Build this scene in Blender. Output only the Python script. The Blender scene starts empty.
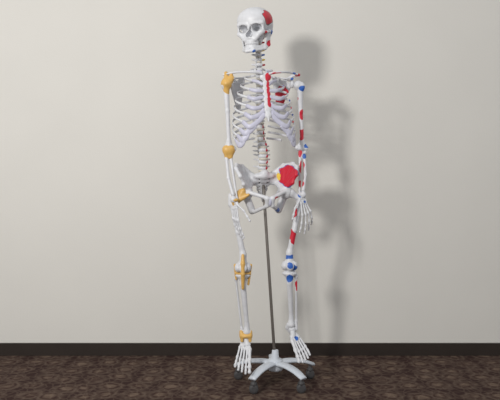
import bpy, math, numpy as np
from mathutils import Matrix, Vector
np.random.seed(3)
S = bpy.context.scene
S.view_settings.view_transform = 'Standard'
PPM = 205.0     # elevation drawing units per metre
def sh(u, v, y=0.0):
    "front elevation drawing -> metres (x right, y depth, z up)"
    return np.array([(u-250)/PPM, y, 1.07-(v-170)/PPM])

# ------------------------------------------------------------ materials
def mat(name, col, rough=.5, metal=0, noise=0.0, nscale=40, attr=False, bump=0.0, spec=.5, sss=0):
    m = bpy.data.materials.new(name); m.use_nodes = True
    nt = m.node_tree; b = nt.nodes['Principled BSDF']
    b.inputs['Roughness'].default_value = rough; b.inputs['Metallic'].default_value = metal
    b.inputs['Specular IOR Level'].default_value = spec
    n = nt.nodes.new('ShaderNodeTexNoise'); n.inputs['Scale'].default_value = nscale; n.inputs['Detail'].default_value = 4
    tc = nt.nodes.new('ShaderNodeTexCoord'); nt.links.new(tc.outputs['Object'], n.inputs['Vector'])
    mx = nt.nodes.new('ShaderNodeMix'); mx.data_type = 'RGBA'; mx.blend_type = 'MULTIPLY'
    mx.inputs['Factor'].default_value = noise
    if attr:
        a = nt.nodes.new('ShaderNodeAttribute'); a.attribute_name = 'Col'
        nt.links.new(a.outputs['Color'], mx.inputs['A'])
    else:
        mx.inputs['A'].default_value = (*col, 1)
    nt.links.new(n.outputs['Fac'], mx.inputs['B'])
    nt.links.new(mx.outputs['Result'], b.inputs['Base Color'])
    if bump:
        bp = nt.nodes.new('ShaderNodeBump'); bp.inputs['Strength'].default_value = bump; bp.inputs['Distance'].default_value = .002
        nt.links.new(n.outputs['Fac'], bp.inputs['Height']); nt.links.new(bp.outputs['Normal'], b.inputs['Normal'])
    return m
BONE = (.69, .70, .73); CART = (.57, .57, .69)
RED = (.62, .015, .04); BLUE = (.03, .13, .50); YEL = (.85, .60, .08); AMB = (.76, .46, .13); DARK=(.12,.1,.1)
M_bone = mat('bone_plastic', BONE, .42, noise=.25, attr=True, bump=.15)
M_lig = mat('ligament_rubber', AMB, .4, noise=.35, nscale=60, bump=.3)
M_steel = mat('steel_pole', (.24, .22, .20), .35, metal=.8)
M_white = mat('stand_enamel', (.56, .60, .66), .35, noise=.1)
M_black = mat('caster_rubber', (.045, .043, .045), .6)

# ------------------------------------------------------------ mesh helpers
def new_obj(name, V, F, m, parent=None, cols=None, smooth=True):
    me = bpy.data.meshes.new(name)
    me.from_pydata([tuple(map(float, v)) for v in V], [], [tuple(map(int, f)) for f in F]); me.update()
    if smooth: me.polygons.foreach_set('use_smooth', [True]*len(me.polygons))
    if cols is not None:
        ca = me.color_attributes.new('Col', 'FLOAT_COLOR', 'POINT')
        c4 = np.ones((len(V), 4), np.float32); c4[:, :3] = cols
        ca.data.foreach_set('color', c4.ravel())
    me.materials.append(m)
    o = bpy.data.objects.new(name, me); S.collection.objects.link(o)
    if parent: o.parent = parent
    return o

def paintcols(V, paints, base=BONE):
    C = np.tile(np.array(base, np.float32), (len(V), 1))
    if not len(V): return C
    w = .09*np.sin(V[:, 0]*130+V[:, 2]*110)+.07*np.sin(V[:, 1]*60+V[:, 2]*190+1)
    for (c, r, col) in paints:
        r = np.array(r if hasattr(r, '__len__') else (r,)*3, float)
        d = np.linalg.norm((V-np.array(c))/r, axis=1)+w
        C[d < 1] = col
    return C

def d_ell(P, c, r):
    q = P-np.array(c, np.float32); r = np.array(r, np.float32)
    k0 = np.linalg.norm(q/r, axis=-1); k1 = np.linalg.norm(q/(r*r), axis=-1)
    return k0*(k0-1)/np.maximum(k1, 1e-6)
def d_cap(P, a, b, ra, rb):
    a = np.array(a, np.float32); b = np.array(b, np.float32); ab = b-a
    t = np.clip(((P-a)@ab)/max(float(ab@ab), 1e-9), 0, 1)
    return np.linalg.norm(P-a-t[..., None]*ab, axis=-1)-(ra+(rb-ra)*t)
def d_tri(P, a, b, c, th):
    a, b, c = [np.array(q, np.float32) for q in (a, b, c)]
    n = np.cross(b-a, c-a); n = n/np.linalg.norm(n)
    def seg(p, q):
        e = q-p; t = np.clip(((P-p)@e)/float(e@e), 0, 1)
        return np.linalg.norm(P-p-t[..., None]*e, axis=-1)
    de = np.minimum(np.minimum(seg(a, b), seg(b, c)), seg(c, a))
    ins = (((P-a)@np.cross(n, b-a)) >= 0) & (((P-b)@np.cross(n, c-b)) >= 0) & (((P-c)@np.cross(n, a-c)) >= 0)
    return np.where(ins, np.abs((P-a)@n), de)-th
def smin(a, b, k):
    h = np.maximum(k-np.abs(a-b), 0)/k
    return np.minimum(a, b)-h*h*k*.25

def bbox(p):
    t = p[0].strip('-')
    if t == 'e': c = np.array(p[1]); r = np.array(p[2]); return c-r, c+r
    if t == 'c':
        a, b = np.array(p[1]), np.array(p[2]); r = max(p[3], p[4]); return np.minimum(a, b)-r, np.maximum(a, b)+r
    q = np.array(p[1:4]); return q.min(0)-p[4], q.max(0)+p[4]

def sdf_mesh(prims, h=.0025, k=.008):
    lo = np.array([9.]*3); hi = -lo
    for p in prims:
        if p[0][0] != '-':
            a, b = bbox(p); lo = np.minimum(lo, a); hi = np.maximum(hi, b)
    lo -= 3*h; hi += 3*h
    n = np.ceil((hi-lo)/h).astype(int)+1
    ax = [(lo[i]+h*np.arange(n[i])).astype(np.float32) for i in range(3)]
    D = np.full(tuple(n), .03, np.float32)
    for p in prims:
        t = p[0].strip('-')
        nb = {'e': 3, 'c': 5, 't': 5}[t]
        kk = p[nb] if len(p) > nb else k
        a, b = bbox(p); mg = kk+3*h
        i0 = np.clip(np.floor((a-mg-lo)/h).astype(int), 0, n-1); i1 = np.clip(np.ceil((b+mg-lo)/h).astype(int)+1, 1, n)
        if (i1 <= i0).any(): continue
        sl = tuple(slice(i0[i], i1[i]) for i in range(3))
        P = np.stack(np.meshgrid(*[ax[i][sl[i]] for i in range(3)], indexing='ij'), -1)
        d = {'e': d_ell, 'c': d_cap, 't': d_tri}[t](P, *p[1:nb])
        D[sl] = -smin(-D[sl], d, kk) if p[0][0] == '-' else smin(D[sl], d, kk)
    # surface nets
    ins = D < 0
    m = n-1
    acc = np.zeros((*m, 3), np.float32); cnt = np.zeros(tuple(m), np.float32)
    def sub(A, o): return A[o[0]:o[0]+m[0], o[1]:o[1]+m[1], o[2]:o[2]+m[2]]
    for axis in range(3):
        o1, o2 = [x for x in range(3) if x != axis]
        for u in (0, 1):
            for v in (0, 1):
                A = [0, 0, 0]; A[o1] = u; A[o2] = v; B = list(A); B[axis] = 1
                da, db = sub(D, A), sub(D, B)
                ch = (da < 0) != (db < 0)
                t = np.where(ch, da/np.where(ch, da-db, 1), 0)
                cnt += ch
                acc[..., axis] += np.where(ch, t, 0); acc[..., o1] += ch*u; acc[..., o2] += ch*v
    act = cnt > 0
    idx = np.full(tuple(m), -1, int); idx[act] = np.arange(act.sum())
    ijk = np.argwhere(act)
    V = lo+h*(ijk+acc[act]/cnt[act][:, None])
    F = []
    for axis in range(3):
        o1, o2 = (axis+1) % 3, (axis+2) % 3
        s0 = [slice(1, -1)]*3; s0[axis] = slice(0, -1)
        s1 = list(s0); s1[axis] = slice(1, None)
        a, b = ins[tuple(s0)], ins[tuple(s1)]
        base = np.array([1, 1, 1]); base[axis] = 0
        for flip, mask in ((0, a & ~b), (1, ~a & b)):
            c = np.argwhere(mask)+base
            if not len(c): continue
            e1 = np.zeros(3, int); e1[o1] = 1; e2 = np.zeros(3, int); e2[o2] = 1
            q = [c-e1-e2, c-e2, c, c-e1]
            q = np.stack([idx[tuple(x.T)] for x in q], 1)
            if flip: q = q[:, ::-1]
            F.append(q)
    return V, np.concatenate(F)

def xf(V, M):
    if M is None: return V
    A = np.array(M); return V@A[:3, :3].T+A[:3, 3]
def sdf_obj(name, prims, parent, paints=(), M=None, h=.0025, k=.008, m=None, base=BONE):
    V, F = sdf_mesh(prims, h, k)
    C = paintcols(V, paints, base)
    if M is not None: V = xf(V, M)
    return new_obj(name, V, F, m or M_bone, parent, C)

def catmull(P, n=6):
    P = np.array(P, float); Q = np.vstack([2*P[0]-P[1], P, 2*P[-1]-P[-2]]); out = []
    for i in range(1, len(Q)-2):
        for t in np.arange(n)/n:
            a, b, c, d = Q[i-1:i+3]
            out.append(.5*((2*b)+(c-a)*t+(2*a-5*b+4*c-d)*t*t+(3*b-a-3*c+d)*t**3))
    out.append(P[-1]); return np.array(out)
class MB:
    def __init__(s): s.V = []; s.F = []; s.C = []; s.n = 0
    def add(s, V, F, C):
        s.V.append(V); s.F += [tuple(i+s.n for i in f) for f in F]; s.C.append(C); s.n += len(V)
    def sweep(s, pts, rx, ry, sub=5, seg=10, up=(0, 0, 1), base=BONE, paints=()):
        q = np.column_stack([np.array(pts), np.broadcast_to(rx, len(pts)), np.broadcast_to(ry, len(pts))])
        q = catmull(q, sub); P = q[:, :3]; T = np.gradient(P, axis=0); T /= np.linalg.norm(T, axis=1)[:, None]+1e-9
        V = []; up = np.array(up, float)
        for p, t, a, b in zip(P, T, q[:, 3], q[:, 4]):
            nrm = np.cross(t, up); nrm /= np.linalg.norm(nrm)+1e-9; bb = np.cross(nrm, t)
            for j in range(seg):
                w = 2*math.pi*j/seg; V.append(p+nrm*a*math.cos(w)+bb*b*math.sin(w))
        N = len(P); F = []
        for i in range(N-1):
            for j in range(seg):
                F.append((i*seg+j, i*seg+(j+1) % seg, (i+1)*seg+(j+1) % seg, (i+1)*seg+j))
        F.append(tuple(range(seg))[::-1]); F.append(tuple((N-1)*seg+j for j in range(seg)))
        V = np.array(V); s.add(V, F, paintcols(V, paints, base))
    def lathe(s, prof, c, seg=24, M=None):
        V = []; N = len(prof)
        for r, z in prof:
            for j in range(seg):
                w = 2*math.pi*j/seg; V.append((r*math.cos(w), r*math.sin(w), z))
        F = [(i*seg+j, i*seg+(j+1) % seg, (i+1)*seg+(j+1) % seg, (i+1)*seg+j) for i in range(N-1) for j in range(seg)]
        F.append(tuple(range(seg))[::-1]); F.append(tuple((N-1)*seg+j for j in range(seg)))
        V = xf(np.array(V), M)+np.array(c); s.add(V, F, paintcols(V, ()))
    def obj(s, name, parent, m=None, M=None):
        return new_obj(name, xf(np.vstack(s.V), M), s.F, m or M_bone, parent, np.vstack(s.C))

def empty(name, loc=(0, 0, 0)):
    e = bpy.data.objects.new(name, None); e.location = loc; S.collection.objects.link(e); return e
SK = empty('human_skeleton_model')
def mirror2(f):
    out = []
    for s in (-1, 1): out += f(s)
    return out

# ------------------------------------------------------------ skull
MS = Matrix.Translation(sh(255, 27, -.01)) @ Matrix.Rotation(math.radians(-2), 4, 'Y') @ Matrix.Rotation(math.radians(-22), 4, 'Z') @ Matrix.Rotation(math.radians(4), 4, 'X') @ Matrix.Diagonal((1.12, 1.0, .93, 1))
sk = [('e', (0, .012, .02), (.073, .088, .070)), ('e', (0, -.035, .015), (.062, .052, .056), .03),
      ('e', (0, .05, -.02), (.058, .05, .045), .03), ('e', (0, -.02, -.045), (.045, .05, .025), .02),
      ('e', (0, -.062, -.068), (.033, .030, .034), .015), ('c', (0, -.082, -.012), (0, -.092, -.034), .006, .005, .006)]
sk += mirror2(lambda s: [('c', (s*.046, -.068, -.050), (s*.064, -.035, -.047), .012, .007, .012),
      ('c', (s*.064, -.035, -.047), (s*.070, .01, -.040), .0055, .005, .006),
      ('c', (s*.050, -.068, -.004), (s*.012, -.083, -.006), .008, .007, .010),
      ('c', (s*.054, -.062, -.004), (s*.053, -.060, -.045), .006, .007, .008),
      ('c', (s*.046, -.068, -.050), (s*.022, -.078, -.085), .010, .008, .015),
      ('c', (s*.058, .018, -.045), (s*.052, .012, -.078), .013, .007, .010),
      ('c', (s*.030, -.02, -.05), (s*.03, -.03, -.09), .012, .010, .010)])
sk += mirror2(lambda s: [('-e', (s*.0315, -.080, -.026), (.0205, .050, .0185), .004), ('-c', (s*.030, -.09, -.026), (s*.018, -.020, -.026), .014, .010, .006),
      ('-e', (s*.082, -.028, -.012), (.020, .030, .028), .014),
      ('-e', (s*.007, -.090, -.058), (.0085, .048, .014), .003)])
sk += [('-e', (0, -.092, -.048), (.008, .046, .015), .003)]
pts = []
for i in range(14):
    a = math.radians(-78+156*i/13); pts.append((.0285*math.sin(a), -.052-.036*math.cos(a)))
for x, y in pts:
    sk.append(('c', (x, y, -.090), (x, y*1.0, -.1055), .0038, .0032, .002))
redp = [((.072, -.014, .030), (.040, .044, .043), DARK), ((.072, -.014, .031), (.038, .041, .040), RED),
        ((.070, .01, -.045), (.012, .012, .012), BLUE), ((.060, -.05, -.052), (.013, .012, .010), RED), ((.052, .012, -.075), .014, YEL),
        ((.0, .09, -.03), .03, RED)]
sdf_obj('skull', sk, SK, redp, MS, h=.0021, k=.008)
mn = [('c', (-.014, -.087, -.140), (.014, -.087, -.140), .009, .009)]
mn += mirror2(lambda s: [('c', (s*.014, -.086, -.140), (s*.046, -.025, -.128), .009, .008, .006), ('c', (s*.012, -.084, -.126), (s*.044, -.025, -.114), .007, .007, .010),
      ('c', (s*.047, -.025, -.126), (s*.055, .004, -.108), .008, .008, .008), ('t', (s*.047, -.028, -.122), (s*.056, .004, -.108), (s*.058, -.02, -.055), .0035, .008),
      ('t', (s*.056, .004, -.108), (s*.058, -.02, -.058), (s*.062, .002, -.050), .0035, .008), ('c', (s*.056, .004, -.105), (s*.063, .002, -.05), .005, .006, .006)])
for x, y in pts:
    mn.append(('c', (x*.97, y+.002, -.124), (x*.97, y+.002, -.109), .0036, .003, .002))
sdf_obj('mandible', mn, SK, [((.054, .0, -.105), (.014, .022, .022), RED), ((0.02, -.09, -.143), .008, BLUE)], MS, h=.0021)

# ------------------------------------------------------------ spine
YAW = math.radians(12)
MT = Matrix.Translation(sh(264, 125, 0)) @ Matrix.Rotation(math.radians(-1.5), 4, 'Y') @ Matrix.Rotation(YAW, 4, 'Z') @ Matrix.Diagonal((1.03, 1, 1, 1))
def TW(p): return xf(np.array([p], float), MT)[0]
def vert_template(w, d, hh, tr, sp, drop, k=.005):
    p = [('e', (0, 0, 0), (w, d, hh)), ('c', (-w*.55, 0, hh*.45), (w*.55, 0, hh*.45), hh*.45, hh*.45), ('c', (-w*.55, 0, -hh*.45), (w*.55, 0, -hh*.45), hh*.45, hh*.45)]
    p += mirror2(lambda s: [('c', (s*w*.5, d*.8, 0), (s*w*.6, d+.014, 0), .004, .005), ('c', (s*w*.6, d+.014, 0), (s*tr, d+.020, .004), .005, .004),
                            ('c', (s*w*.6, d+.016, hh*.9), (s*w*.6, d+.016, -hh*.9), .0045, .0045), ('c', (s*w*.6, d+.016, 0), (0, d+.026, -.002), .004, .005)])
    p += [('c', (0, d+.026, -.002), (0, d+.026+sp, -drop), .0045, .005)]
    return sdf_mesh(p, .0023, k)
tmpC = vert_template(.013, .009, .0075, .026, .018, .004)
tmpT = vert_template(.017, .014, .0125, .030, .026, .022)
tmpL = vert_template(.025, .018, .0135, .042, .026, .004)
c1 = xf(np.array([[0, .025, -.066]]), MS)[0]
t1 = TW((0, .058, .275))
Cc = catmull([c1, (c1*.55+t1*.45)+np.array([-.001, -.012, 0]), t1], 4)
spine = MB(); discs = MB()
def addv(tmp, pos, yaw, pitch, paints=(), sc=1):
    M = Matrix.Translation(pos) @ Matrix.Rotation(yaw, 4, 'Z') @ Matrix.Rotation(pitch, 4, 'X') @ Matrix.Scale(sc, 4)
    V, F = tmp; spine.add(xf(V, M), [tuple(f) for f in F], paintcols(V, paints))
cp = [np.array([np.interp(i/7*8, range(9), Cc[:, a]) for a in range(3)]) for i in range(7)]
for i, p in enumerate(cp):
    pt = []
    if i in (2, 4): pt = [((.022, .02, .003), .013, BLUE)]
    if i in (3, 5): pt = [((.024, .02, .003), .012, YEL)]
    if i in (1, 6): pt = [((.024, .02, .003), .012, RED)]
    addv(tmpC, p, YAW*(i/7)-.15*(1-i/7), 0, pt, 1+.03*i)
def prof(i): # local y, z of T1..T12, L1..L5
    if i < 12: t = i/11; return .058+.028*math.sin(math.pi*t*.9), .275-.340*t
    t = (i-12)/4; return .052-.022*math.sin(math.pi*(t*.8+.1)), -.094-.114*t
TV = []
for i in range(17):
    y, z = prof(i); TV.append((y, z))
    y2, z2 = prof(i+1) if i < 16 else (y+.004, z-.03)
    pitch = math.atan2(y2-y, z-z2)
    rp = []
    if i > 11: rp = [((.022, -.008, 0), (.014, .02, .010), RED)]
    if i in (9, 10, 11): rp = [((.015, -.008, 0), (.008, .013, .012), RED)]
    addv(tmpT if i < 12 else tmpL, TW((0, y, z)), YAW, pitch*.8, rp, (.85+.015*i) if i < 12 else .95)
    ds = (.016+.0005*i) if i < 12 else .023
    discs.sweep([TW((0, (y+y2)/2, (z+z2)/2+.0055)), TW((0, (y+y2)/2, (z+z2)/2)), TW((0, (y+y2)/2, (z+z2)/2-.0055))], [ds*.9, ds, ds*.9], [ds*.72, ds*.8, ds*.72], up=(0, 1, 0), base=(.62, .58, .50), seg=16)
for i in range(6):
    a = (cp[i]+cp[i+1])/2; discs.sweep([a+(0, 0, .004), a, a-(0, 0, .004)], [.010, .0115, .010], [.008, .009, .008], up=(0, 1, 0), base=(.62, .58, .50))
spine.obj('vertebral_column', SK); discs.obj('intervertebral_discs', SK)

# ------------------------------------------------------------ rib cage
W = [.052, .082, .104, .120, .131, .139, .145, .149, .150, .148, .138, .110]
Dp = [.050, .066, .080, .090, .097, .101, .104, .105, .104, .101, .094, .085]
DR = [.030, .052, .070, .082, .094, .106, .120, .134, .144, .144, .100, .055]
TE = [150, 143, 141, 140, 139, 137, 133, 126, 118, 108, 82, 58]
ribs = MB(); cart = MB()
stern = lambda t: np.array([0, -.052-.040*t, .228-.190*t])     # t 0 top..1 bottom
for s in (-1, 1):
    mids = None
    for i in range(12):
        y0, z0 = TV[i]; cy = y0+.012-Dp[i]+.012
        th = np.radians(np.linspace(12, TE[i], 12)); pts_ = []
        for j, a in enumerate(th):
            f = (a-th[0])/(math.pi-th[0])
            x = W[i]*math.sin(a)**.82
            y = cy+Dp[i]*(math.cos(a) if a < math.pi/2 else math.cos(a)*(1.0-.12*i/11))
            if j == 0: y = y0+.014
            pts_.append((s*x, y, z0+.004-DR[i]*(f**1.15)))
        pnt = []
        if s > 0 and i in (2, 3, 4, 5, 6, 7):
            c = pts_[7]; pnt = [(c, .010, RED if i % 2 else BLUE)]
        ribs.sweep(pts_, [.0030]*11+[.004], [.0048]+[.0056]*10+[.0068], paints=pnt)
        e = np.array(pts_[-1]); e0 = np.array(pts_[-2]); tdir = (e-e0)/np.linalg.norm(e-e0)
        if i < 7:
            ts = [.06, .22, .38, .54, .70, .84, .95][i]; q = stern(ts)+np.array([s*(.020 if i == 0 else .014), .001, 0])
            m1 = e+tdir*.022*(1+i*.12)
            if i >= 4: m1[2] -= .004*(i-3)
            m2 = q*.62+m1*.38; m2[2] -= .010 if i > 3 else .0
            path = [e-tdir*.004, m1, m2, q]; ww = .0064+.0008*i
            cart.sweep(path, [.0042, .0042, .0042, .0042], [ww, ww*1.1, ww*1.1, ww], base=CART)
            mids = [m1, m2]
        elif i < 10:
            m1 = e+tdir*.032; m1[2] -= .008
            tgt = mids[0]*.40+mids[1]*.60 + np.array([0, -.001, -.012])
            m2 = m1*.45+tgt*.55; m2[2] -= .004
            cart.sweep([e-tdir*.004, m1, m2, tgt], .0042, [.009, .014, .014, .009], base=CART)
            mids = [m1, m2]
ribs.obj('ribs', SK, M=MT); cart.obj('costal_cartilages', SK, M=MT)
st = [('e', stern(.03), (.027, .0075, .022)), ('c', stern(.0)+(-.014, 0, .006), stern(.14), .008, .007), ('c', stern(.0)+(.014, 0, .006), stern(.14), .008, .007)]
for t in np.linspace(.2, 1.0, 7): st.append(('e', stern(t), (.0155+.003*math.sin(t*3), .0065, .017)))
st.append(('c', stern(1.02), stern(1.16), .006, .003))
sp_ = [(stern(.05)+(.012, -.004, 0), (.016, .012, .026), RED)]
for t in (.25, .4, .55, .7): sp_.append((stern(t)+(.009, -.004, 0), (.010, .012, .020), RED))
sdf_obj('sternum', st, SK, sp_, MT, h=.0022, k=.006)
cl = MB()
for s in (-1, 1):
    cl.sweep([(s*.016, -.056, .238), (s*.05, -.066, .243), (s*.09, -.052, .247), (s*.13, -.018, .250), (s*.160, .004, .247), (s*.172, .006, .245)], [.009, .0062, .0055, .0055, .008, .007], [.007, .0055, .005, .005, .005, .004],
             paints=([((s*.05, -.07, .237), (.022, .014, .006), RED), ((s*.145, .0, .25), (.016, .016, .008), BLUE)] if s > 0 else []))
cl.obj('clavicles', SK, M=MT)
def scap(s):
    return [('t', (s*.072, .088, .240), (s*.098, .108, .068), (s*.148, .040, .200), .003, .006), ('c', (s*.148, .040, .205), (s*.102, .106, .075), .006, .005), ('c', (s*.072, .088, .240), (s*.098, .108, .068), .004, .004),
            ('c', (s*.072, .088, .240), (s*.140, .040, .228), .0035, .005), ('e', (s*.150, .030, .203), (.010, .015, .022)),
            ('t', (s*.078, .094, .200), (s*.165, .060, .246), (s*.125, .062, .215), .003, .006), ('c', (s*.078, .096, .200), (s*.168, .058, .248), .004, .007),
            ('c', (s*.168, .058, .248), (s*.182, .020, .244), .008, .007), ('c', (s*.135, .036, .222), (s*.142, -.008, .222), .007, .006)]
sdf_obj('scapula_r', scap(-1), SK, [], MT)
sdf_obj('scapula_l', scap(1), SK, [((.182, .02, .246), .02, RED), ((.142, -.01, .222), .012, BLUE), ((.11, .08, .15), (.03, .05, .05), RED)], MT)

# ------------------------------------------------------------ arms
V3 = lambda *a: np.array(a, float)
def humerus(a, b, s):
    return [('e', a+(-s*.008, 0, .004), (.023, .023, .023)), ('e', a+(s*.012, -.004, -.004), (.014, .018, .022)), ('c', a+(s*.003, 0, -.02), (a*.6+b*.4), .015, .0105),
            ('c', a*.6+b*.4, b+(0, 0, .05), .0105, .0095), ('c', b+(0, 0, .05), b+(0, 0, .02), .010, .012), ('t', b+(0, 0, .055), b+(-.024, 0, .008), b+(.024, 0, .008), .005, .008),
            ('c', b+(-.020, 0, .004), b+(.020, 0, .004), .010, .010), ('e', b+(-s*.028, 0, .010), (.008, .009, .010))]
def forearm(a, b, s, off):
    off = np.array(off)
    u = [('c', a+(-s*.008, .010, .010), a+(-s*.008, .006, -.03), .012, .009), ('c', a+(-s*.009, .004, -.03), b-off*1.0+(0, .002, .01), .0078, .0055), ('e', b-off+(0, .002, .004), (.008, .008, .010))]
    r = [('e', a+(s*.012, -.002, -.014), (.0115, .0115, .008)), ('c', a+(s*.012, -.002, -.014), a+(s*.011, -.002, -.04), .007, .009),
         ('c', a+(s*.011, -.002, -.04), a*.45+b*.55+off*1.7, .007, .0075), ('c', a*.45+b*.55+off*1.7, b+off*.8+(0, 0, .03), .0075, .009), ('e', b+off*.7+(0, 0, .006), (.015, .012, .016))]
    return u+r
def hand(w, d, sd, thumb, curl=.25, spread=.10, L=1.0):
    "w wrist, d direction to fingertips, sd direction towards thumb side, palm normal bends the fingers"
    d = d/np.linalg.norm(d); sd = sd-d*(sd@d); sd /= np.linalg.norm(sd); n = np.cross(d, sd)*thumb
    P = []
    for r_, row in enumerate(([-.018, -.006, .007, .018], [-.017, -.006, .006, .018])):
        for x in row: P.append(('e', w+d*(.010+.013*r_)+sd*x*L+n*.001, (.0075, .0075, .0078), .003))
    lens = [(.060, .040, .025, .018), (.058, .045, .029, .019), (.053, .041, .027, .018), (.048, .033, .020, .016)]
    for i, (m, p1, p2, p3) in enumerate(lens):
        x = (.018, .006, -.006, -.017)[i]; a = spread*(1.5-i)
        dd = d*math.cos(a)+sd*math.sin(a); p = w+d*.032+sd*x*1.0
        for j, ln in enumerate((m, p1, p2, p3)):
            ln *= L
            if j: 
                ang = curl*(.5+.5*j)*(1+.12*i); ddj = dd*math.cos(ang)+n*math.sin(ang)
            else: ddj = dd
            q = p+ddj*(ln-.0035); rr = (.0042, .0038, .0034, .003)[j]
            P += [('c', p, q, rr, rr*.9, .002), ('e', p, (rr*1.45,)*3, .004), ('e', q, (rr*1.35,)*3, .004)]
            p = p+ddj*(ln+.002)
    a = .75; dd = d*math.cos(a)+sd*math.sin(a)*1.0+n*.35; dd /= np.linalg.norm(dd); p = w+d*.018+sd*.024
    for j, ln in enumerate((.044, .032, .024)):
        b2 = dd if j == 0 else dd*.85+d*.45; b2 = b2/np.linalg.norm(b2); q = p+b2*(ln-.0035)*L
        P += [('c', p, q, .0045-.0005*j, .004-.0005*j, .002), ('e', p, (.006,)*3, .004), ('e', q, (.0052,)*3, .004)]; p = p+b2*(ln+.002)*L
    return P
# image-left arm (the skeleton's right)
a1, b1, w1 = sh(227, 85.5, -.03), sh(229, 151, -.02), sh(235, 200, -.07)
sdf_obj('humerus_r', humerus(a1, b1, -1), SK)
sdf_obj('forearm_r', forearm(b1, w1, -1, (-.010, -.004, 0)), SK)
sdf_obj('hand_r', hand(w1+(0, 0, -.004), V3(.05, -.10, -1), V3(.55, -.8, 0), -1, .22, .06), SK, h=.0018, k=.003)
# image-right arm
a2, b2, w2 = sh(300, 85.5, .045), sh(303, 149, .065), sh(302, 196, .02)
hp = [(a2+(.012, -.01, -.01), (.016, .02, .016), BLUE), (a2*.8+b2*.2, (.012, .012, .022), RED), (a2*.55+b2*.45+(.005, -.006, 0), (.012, .012, .03), RED), (a2*.25+b2*.75, (.013, .010, .040), RED), (b2+(.018, 0, .012), .014, BLUE)]
sdf_obj('humerus_l', humerus(a2, b2, 1), SK, hp)
fp = [(b2+(.01, -.004, -.035), (.010, .016, .014), BLUE), (b2*.62+w2*.38, (.013, .02, .034), RED), (b2*.25+w2*.75, (.02, .02, .02), RED), (b2+(-.01, .0, -.02), (.01, .02, .02), RED)]
sdf_obj('forearm_l', forearm(b2, w2, 1, (.010, -.004, 0)), SK, fp)
sdf_obj('hand_l', hand(w2+(0, 0, -.004), V3(.30, -.20, -1), V3(-.75, -.65, 0), 1, .28, .18), SK, [(w2+(.01, 0, -.03), .010, BLUE), (w2+(-.01, 0, -.04), .009, RED)], h=.0018, k=.003)

# ------------------------------------------------------------ pelvis
MP = Matrix.Translation(sh(266, 185, .005)) @ Matrix.Rotation(math.radians(-1.5), 4, 'Y') @ Matrix.Rotation(YAW, 4, 'Z') @ Matrix.Rotation(math.radians(6), 4, 'X') @ Matrix.Diagonal((1.08, 1.05, 1.05, 1))
def hipb(s):
    A = (s*.128, -.052, .050); C0 = (s*.140, -.015, .082); Cr = (s*.132, .020, .094); C2 = (s*.098, .062, .085); PS = (s*.045, .085, .040)
    ac = (s*.080, .0, -.025); sc = (s*.060, .045, .0); ai = (s*.112, -.045, .012)
    th = .0035
    return [('t', ac, A, C0, th, .012), ('t', ac, C0, Cr, th, .012), ('t', ac, Cr, C2, th, .012), ('t', ac, C2, PS, th, .012), ('t', ac, PS, sc, th, .012), ('t', ac, ai, A, .005, .012),
            ('c', A, C0, .0085, .007), ('c', C0, Cr, .007, .008), ('c', Cr, C2, .008, .007), ('c', C2, PS, .007, .009), ('c', ai, ac, .009, .012), ('c', sc, ac, .009, .014), ('c', PS, sc, .007, .007),
            ('e', (s*.094, -.004, -.036), (.032, .032, .032)), ('c', (s*.080, -.028, -.030), (s*.014, -.078, -.050), .010, .009),
            ('c', (s*.011, -.078, -.055), (s*.011, -.072, -.085), .012, .010), ('c', (s*.013, -.072, -.088), (s*.055, -.010, -.122), .008, .009),
            ('c', (s*.088, .008, -.055), (s*.062, .012, -.122), .017, .016), ('c', (s*.07, .03, -.03), (s*.06, .045, -.055), .008, .004)]
pv = hipb(-1)+hipb(1)
sac = [('e', (0, .040, .038), (.050, .024, .018)), ('e', (0, .055, .018), (.046, .020, .018), .015), ('e', (0, .070, -.004), (.036, .015, .018), .015), ('e', (0, .080, -.028), (.027, .012, .018), .012), ('e', (0, .082, -.050), (.019, .010, .015), .012),
       ('c', (0, .080, -.062), (0, .066, -.088), .009, .004), ('c', (0, .03, .045), (0, .03, .050), .020, .020)]
sac += mirror2(lambda s: [('e', (s*.048, .062, .020), (.020, .020, .030), .012)])
sub_ = [('-e', (s*.120, -.010, -.042), (.026, .026, .026), .004) for s in (-1, 1)]
sub_ += [('-e', (s*(.022-.003*i), .045+.012*i, .025-.020*i), (.0045, .02, .0045), .003) for s in (-1, 1) for i in range(4)]
pp = [((.106, .0, .040), (.042, .09, .052), BLUE), ((.106, .0, .040), (.039, .085, .0485), RED), ((.072, .06, .03), (.010, .03, .022), YEL), ((.03, -.07, -.055), (.022, .018, .01), RED), ((.045, -.02, -.115), (.018, .03, .014), BLUE)]
sdf_obj('pelvis', pv+sac+sub_, SK, pp, MP, h=.0026, k=.008)
sdf_obj('pubic_symphysis', [('e', (0, -.079, -.066), (.009, .011, .022))], SK, [], MP, base=CART)

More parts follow.
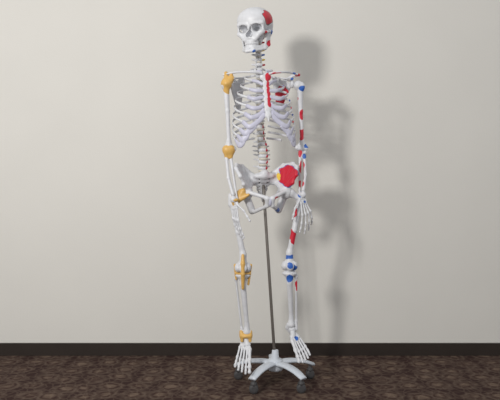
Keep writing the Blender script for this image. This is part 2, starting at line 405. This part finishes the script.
# ------------------------------------------------------------ legs
def femur(a, b, s):
    t0 = a+(s*.046, .006, -.028)
    mid = a*.5+b*.5+(s*.020, -.012, 0)
    return [('e', a, (.024, .024, .024)), ('c', a, t0, .015, .017), ('c', t0+(s*.008, .004, .022), t0+(s*.006, 0, -.02), .014, .016), ('e', t0+(-s*.012, .014, -.040), (.010, .011, .012)),
            ('c', t0+(0, 0, -.02), mid, .0165, .0135), ('c', mid, b+(0, 0, .07), .0135, .0145), ('c', b+(0, 0, .07), b+(0, 0, .02), .0145, .022, .015),
            ('e', b+(-.021, 0, .006), (.020, .028, .024)), ('e', b+(.021, 0, .006), (.020, .028, .024))]
def shank(k_, an, s):
    k_ = k_+(0, 0, -.024)
    P = [('e', k_+(0, 0, -.008), (.037, .025, .013)), ('c', k_+(0, 0, -.010), k_+(0, -.004, -.055), .024, .0145, .014), ('c', k_+(0, -.006, -.05), an+(-s*.004, 0, .05), .0145, .0105), ('c', an+(-s*.004, 0, .05), an+(-s*.004, 0, .012), .0105, .018), ('c', an+(-s*.020, 0, .012), an+(-s*.021, 0, -.008), .008, .006),
         ('e', k_+(s*.034, .012, -.024), (.010, .010, .012)), ('c', k_+(s*.034, .012, -.03), an+(s*.022, .008, .03), .0058, .0055), ('c', an+(s*.022, .008, .03), an+(s*.023, .004, -.012), .0065, .0075)]
    return P
def foot(an, f, s, h_in):
    f = f/np.linalg.norm(f); x = V3(1, 0, 0); x = x-f*(x@f); x /= np.linalg.norm(x); u = np.cross(x, f); u = u if u[2] > 0 else -u
    m = -s   # medial direction sign in x
    L = lambda fo, si, up: an+f*fo+x*si*m+u*up
    P = [('e', L(.0, 0, -.014), (.020, .022, .017)), ('c', L(.005, 0, -.018), L(.03, .006, -.022), .014, .012), ('c', L(0, -.004, -.034), L(-.045, -.004, -.044), .016, .019),
         ('c', L(0, -.006, -.034), L(.03, -.014, -.038), .014, .012), ('e', L(.040, .012, -.026), (.015, .013, .012), .004), ('e', L(.040, -.014, -.036), (.014, .014, .011), .004)]
    for i in range(3): P.append(('e', L(.056, .022-.014*i, -.029-.003*i), (.0085, .009, .009), .003))
    for i in range(5):
        s0 = .024-.0125*i; a = .08-.055*i; ml = (.052, .062, .058, .055, .052)[i]
        p = np.array([.066-.003*i-(.008 if i == 4 else 0), s0, -.030-.003*i]); dr = np.array([math.cos(a), math.sin(a), -.20])
        r = .0078 if i == 0 else .0052
        for j, ln in enumerate((ml, (.030, .024, .022, .020, .018)[i], (.022, .012, .011, .010, .009)[i], .010)):
            if i == 0 and j == 3: break
            dj = dr if j == 0 else dr+np.array([0, 0, (.06, -.10, -.3, -.5)[j]])
            q = p+dj*(ln-.002); rr = r*(1, .88, .85, .8)[j]
            P += [('c', L(*p), L(*q), rr, rr*.9, .002), ('e', L(*p), (rr*1.3,)*3, .004), ('e', L(*q), (rr*1.3,)*3, .004)]
            p = p+dj*(ln+.003)
    return P
def acet(s): return xf(np.array([[s*.112, -.010, -.040]]), MP)[0]
h1, h2 = acet(-1), acet(1)
k1, k2 = sh(243, 268, -.045), sh(290, 268, .02)
n1, n2 = sh(246, 335, -.02), sh(293, 331, .05)
sdf_obj('femur_r', femur(h1, k1, -1), SK)
sdf_obj('femur_l', femur(h2, k2, 1), SK, [(h2+(.055, 0, -.01), (.02, .03, .018), BLUE), (h2*.75+k2*.25+(.02, 0, 0), (.016, .03, .032), RED), (h2*.42+k2*.58+(.016, 0, 0), (.020, .03, .042), RED), (k2+(0, 0, .05), (.03, .03, .012), BLUE), (k2+(0.02, 0, .0), (.024, .04, .022), BLUE)])
sdf_obj('tibia_fibula_r', shank(k1, n1, -1), SK)
sdf_obj('tibia_fibula_l', shank(k2, n2, 1), SK, [(k2+(0, -.02, -.055), (.018, .03, .018), BLUE), (k2*.7+n2*.3+(.036, .01, 0), (.012, .02, .030), RED)])
sdf_obj('patella_r', [('e', k1+(0, -.036, .008), (.020, .010, .022))], SK)
sdf_obj('patella_l', [('e', k2+(0, -.036, .008), (.020, .010, .022))], SK, [(k2+(0, -.045, .012), (.016, .02, .015), BLUE)])
sdf_obj('foot_r', foot(n1, V3(-.08, -.70, -.55), -1, 0), SK, h=.002, k=.004)
sdf_obj('foot_l', foot(n2, V3(.30, -.75, -.42), 1, 0), SK, [(n2+(.02, -.03, -.05), .012, BLUE)], h=.002, k=.004)

# ------------------------------------------------------------ ligaments on the skeleton's right side
def lig(name, prims, k=.012): sdf_obj(name, prims, SK, h=.0025, k=k, m=M_lig)
lig('shoulder_ligament', [('e', a1+(.002, 0, .004), (.028, .027, .026)), ('c', a1+(-.004, -.004, 0), a1+(0, 0, -.045), .020, .013), ('c', a1+(.02, -.01, .02), TW((-.15, .0, .245)), .010, .008), ('c', a1+(0, 0, .02), TW((-.172, .02, .25)), .012, .010), ('c', TW((-.142, -.006, .224)), a1+(0, -.02, .0), .006, .007)])
lig('elbow_ligament', [('e', b1+(0, 0, .004), (.031, .019, .022)), ('c', b1+(-.012, 0, .01), b1+(-.010, 0, -.03), .016, .011), ('c', b1+(.012, 0, .01), b1+(.008, .002, -.03), .016, .011)])
lig('wrist_ligament', [('e', w1+(0, 0, .004), (.020, .015, .009)), ('c', w1+(-.01, 0, .004), w1+(-.006, 0, -.02), .008, .005)])
lig('hip_ligament', [('c', h1, h1+(-.036, .002, -.022), .029, .023), ('c', h1+(.004, -.02, .02), h1+(-.03, -.016, -.045), .012, .008), ('c', h1+(.03, -.03, 0), h1+(-.02, -.02, -.03), .007, .009)])
lig('knee_ligament', [('c', k1+(0, -.032, .070), k1+(0, -.036, .03), .007, .011), ('c', k1+(0, -.041, .03), k1+(0, -.041, -.02), .010, .009), ('c', k1+(0, -.040, -.02), k1+(0, -.028, -.090), .010, .007),
                      ('c', k1+(-.038, 0, .018), k1+(-.033, .006, -.05), .007, .006), ('c', k1+(.038, 0, .018), k1+(.026, 0, -.075), .007, .006), ('e', k1+(0, 0, -.022), (.037, .027, .008))], .006)
lig('ankle_ligament', [('e', n1+(0, -.004, -.006), (.029, .021, .013)), ('c', n1+(-.024, 0, .012), n1+(-.02, -.01, -.03), .009, .007), ('c', n1+(.022, 0, .012), n1+(.02, -.01, -.03), .009, .007)])

# ------------------------------------------------------------ rolling stand
ST = empty('rolling_stand')
bx, by = sh(276, 0)[0], .06
top = xf(np.array([[0, .062, .02]]), MP)[0]
pole = MB(); pole.sweep([(bx, by, .09), (bx*.7+top[0]*.3, by*.7+top[1]*.3, .09*.7+top[2]*.3), tuple(top)], .0075, .0075, up=(0, 1, 0), seg=16)
pole.obj('pole', ST, M_steel)
hub = MB(); hub.lathe([(.020, .06), (.036, .065), (.040, .075), (.040, .110), (.034, .120), (.019, .126), (.016, .165), (.011, .168)], (bx, by, 0))
for i in range(5):
    a = math.radians(20+72*i); dx, dy = math.cos(a), math.sin(a)
    hub.sweep([(bx+dx*.02, by+dy*.02, .100), (bx+dx*.08, by+dy*.08, .104), (bx+dx*.15, by+dy*.15, .095), (bx+dx*.212, by+dy*.212, .072)], [.028, .027, .025, .020], [.014, .012, .010, .009], seg=12)
hub.obj('star_base', ST, M_white)
cs = MB(); cf = MB()
for i in range(5):
    a = math.radians(20+72*i); c = V3(bx+math.cos(a)*.194, by+math.sin(a)*.194, 0)
    cf.lathe([(.010, .036), (.016, .038), (.017, .050), (.010, .056), (.006, .074)], c, 14)
    R = Matrix.Rotation(math.pi/2, 4, 'X')
    for o in (-.009, .009):
        cs.lathe([(.008, -.005), (.020, -.006), (.0225, -.003), (.0225, .003), (.020, .006), (.008, .005)], c+V3(0, o, .0225), 18, R)
cf.obj('caster_stems', ST, M_black); cs.obj('caster_wheels', ST, M_black)

# ------------------------------------------------------------ room
WY = .55
def box(name, lo, hi, m):
    x0, y0, z0 = lo; x1, y1, z1 = hi
    V = [(x0, y0, z0), (x1, y0, z0), (x1, y1, z0), (x0, y1, z0), (x0, y0, z1), (x1, y0, z1), (x1, y1, z1), (x0, y1, z1)]
    F = [(0, 3, 2, 1), (4, 5, 6, 7), (0, 1, 5, 4), (1, 2, 6, 5), (2, 3, 7, 6), (3, 0, 4, 7)]
    return new_obj(name, V, F, m, smooth=False)
M_wall = mat('painted_plaster', (.665, .65, .61), .75, noise=.06, nscale=3, bump=.0)
nt = M_wall.node_tree; b = nt.nodes['Principled BSDF']
n2_ = nt.nodes.new('ShaderNodeTexNoise'); n2_.inputs['Scale'].default_value = 140
tc = nt.nodes.new('ShaderNodeTexCoord'); nt.links.new(tc.outputs['Object'], n2_.inputs['Vector'])
bp = nt.nodes.new('ShaderNodeBump'); bp.inputs['Strength'].default_value = .25; bp.inputs['Distance'].default_value = .002
nt.links.new(n2_.outputs['Fac'], bp.inputs['Height']); nt.links.new(bp.outputs['Normal'], b.inputs['Normal'])
box('wall_back', (-4, WY, 0), (4, WY+.12, 2.9), M_wall)
M_bb = mat('dark_baseboard', (.032, .024, .020), .35, noise=.3, nscale=12)
box('baseboard_back', (-4, WY-.014, 0.001), (4, WY, .072), M_bb)
# carpet
M_f = bpy.data.materials.new('patterned_carpet'); M_f.use_nodes = True
nt = M_f.node_tree; b = nt.nodes['Principled BSDF']; b.inputs['Roughness'].default_value = .95; b.inputs['Specular IOR Level'].default_value = .1
N = nt.nodes.new; Lk = nt.links.new
tc = N('ShaderNodeTexCoord')
no0 = N('ShaderNodeTexNoise'); no0.inputs['Scale'].default_value = 9; no0.inputs['Detail'].default_value = 3
Lk(tc.outputs['Object'], no0.inputs['Vector'])
wp = N('ShaderNodeMix'); wp.data_type = 'VECTOR'; wp.inputs['Factor'].default_value = .06
Lk(tc.outputs['Object'], wp.inputs['A']); Lk(no0.outputs['Color'], wp.inputs['B'])
vo = N('ShaderNodeTexVoronoi'); vo.inputs['Scale'].default_value = 8; vo.inputs['Randomness'].default_value = .45
vo2 = N('ShaderNodeTexVoronoi'); vo2.inputs['Scale'].default_value = 26; vo2.feature = 'DISTANCE_TO_EDGE'
no = N('ShaderNodeTexNoise'); no.inputs['Scale'].default_value = 220
for t in (vo, vo2): Lk(wp.outputs['Result'], t.inputs['Vector'])
Lk(tc.outputs['Object'], no.inputs['Vector'])
r1 = N('ShaderNodeValToRGB'); e = r1.color_ramp.elements
e[0].position = .16; e[0].color = (.19, .135, .10, 1); e[1].position = .55; e[1].color = (.044, .024, .021, 1)
e2 = e.new(.28); e2.color = (.050, .026, .022, 1); e3 = e.new(.40); e3.color = (.125, .088, .068, 1)
Lk(vo.outputs['Distance'], r1.inputs['Fac'])
r2 = N('ShaderNodeValToRGB'); r2.color_ramp.elements[0].color = (.14, .10, .078, 1); r2.color_ramp.elements[0].position = .04; r2.color_ramp.elements[1].color = (.050, .028, .024, 1); r2.color_ramp.elements[1].position = .14
Lk(vo2.outputs['Distance'], r2.inputs['Fac'])
mx = N('ShaderNodeMix'); mx.data_type = 'RGBA'; mx.inputs['Factor'].default_value = .4
Lk(r1.outputs['Color'], mx.inputs['A']); Lk(r2.outputs['Color'], mx.inputs['B'])
m2_ = N('ShaderNodeMix'); m2_.data_type = 'RGBA'; m2_.blend_type = 'MULTIPLY'; m2_.inputs['Factor'].default_value = .4
Lk(mx.outputs['Result'], m2_.inputs['A']); Lk(no.outputs['Fac'], m2_.inputs['B']); Lk(m2_.outputs['Result'], b.inputs['Base Color'])
box('floor', (-4, -4.5, -.05), (4, WY+.12, 0), M_f)

# ------------------------------------------------------------ light, world, camera
def area(name, loc, tgt, size, power, col):
    L = bpy.data.lights.new(name, 'AREA'); L.energy = power; L.size = size; L.color = col
    o = bpy.data.objects.new(name, L); S.collection.objects.link(o); o.location = loc
    o.rotation_euler = (Vector(tgt)-Vector(loc)).to_track_quat('-Z', 'Y').to_euler(); return o
area('key_light', (-1.5, -2.9, 2.0), (-.15, .3, 1.2), .38, 74, (1, .975, .94))
w = bpy.data.worlds.new('room_ambient'); S.world = w; w.use_nodes = True
w.node_tree.nodes['Background'].inputs['Color'].default_value = (.98, .98, .98, 1); w.node_tree.nodes['Background'].inputs['Strength'].default_value = .72
cd = bpy.data.cameras.new('cam'); cd.lens = 47.2; cd.sensor_width = 36
co = bpy.data.objects.new('camera', cd); S.collection.objects.link(co)
co.location = (0, -3.2, 1.07); co.rotation_euler = (math.radians(90-2.62), 0, 0); S.camera = co
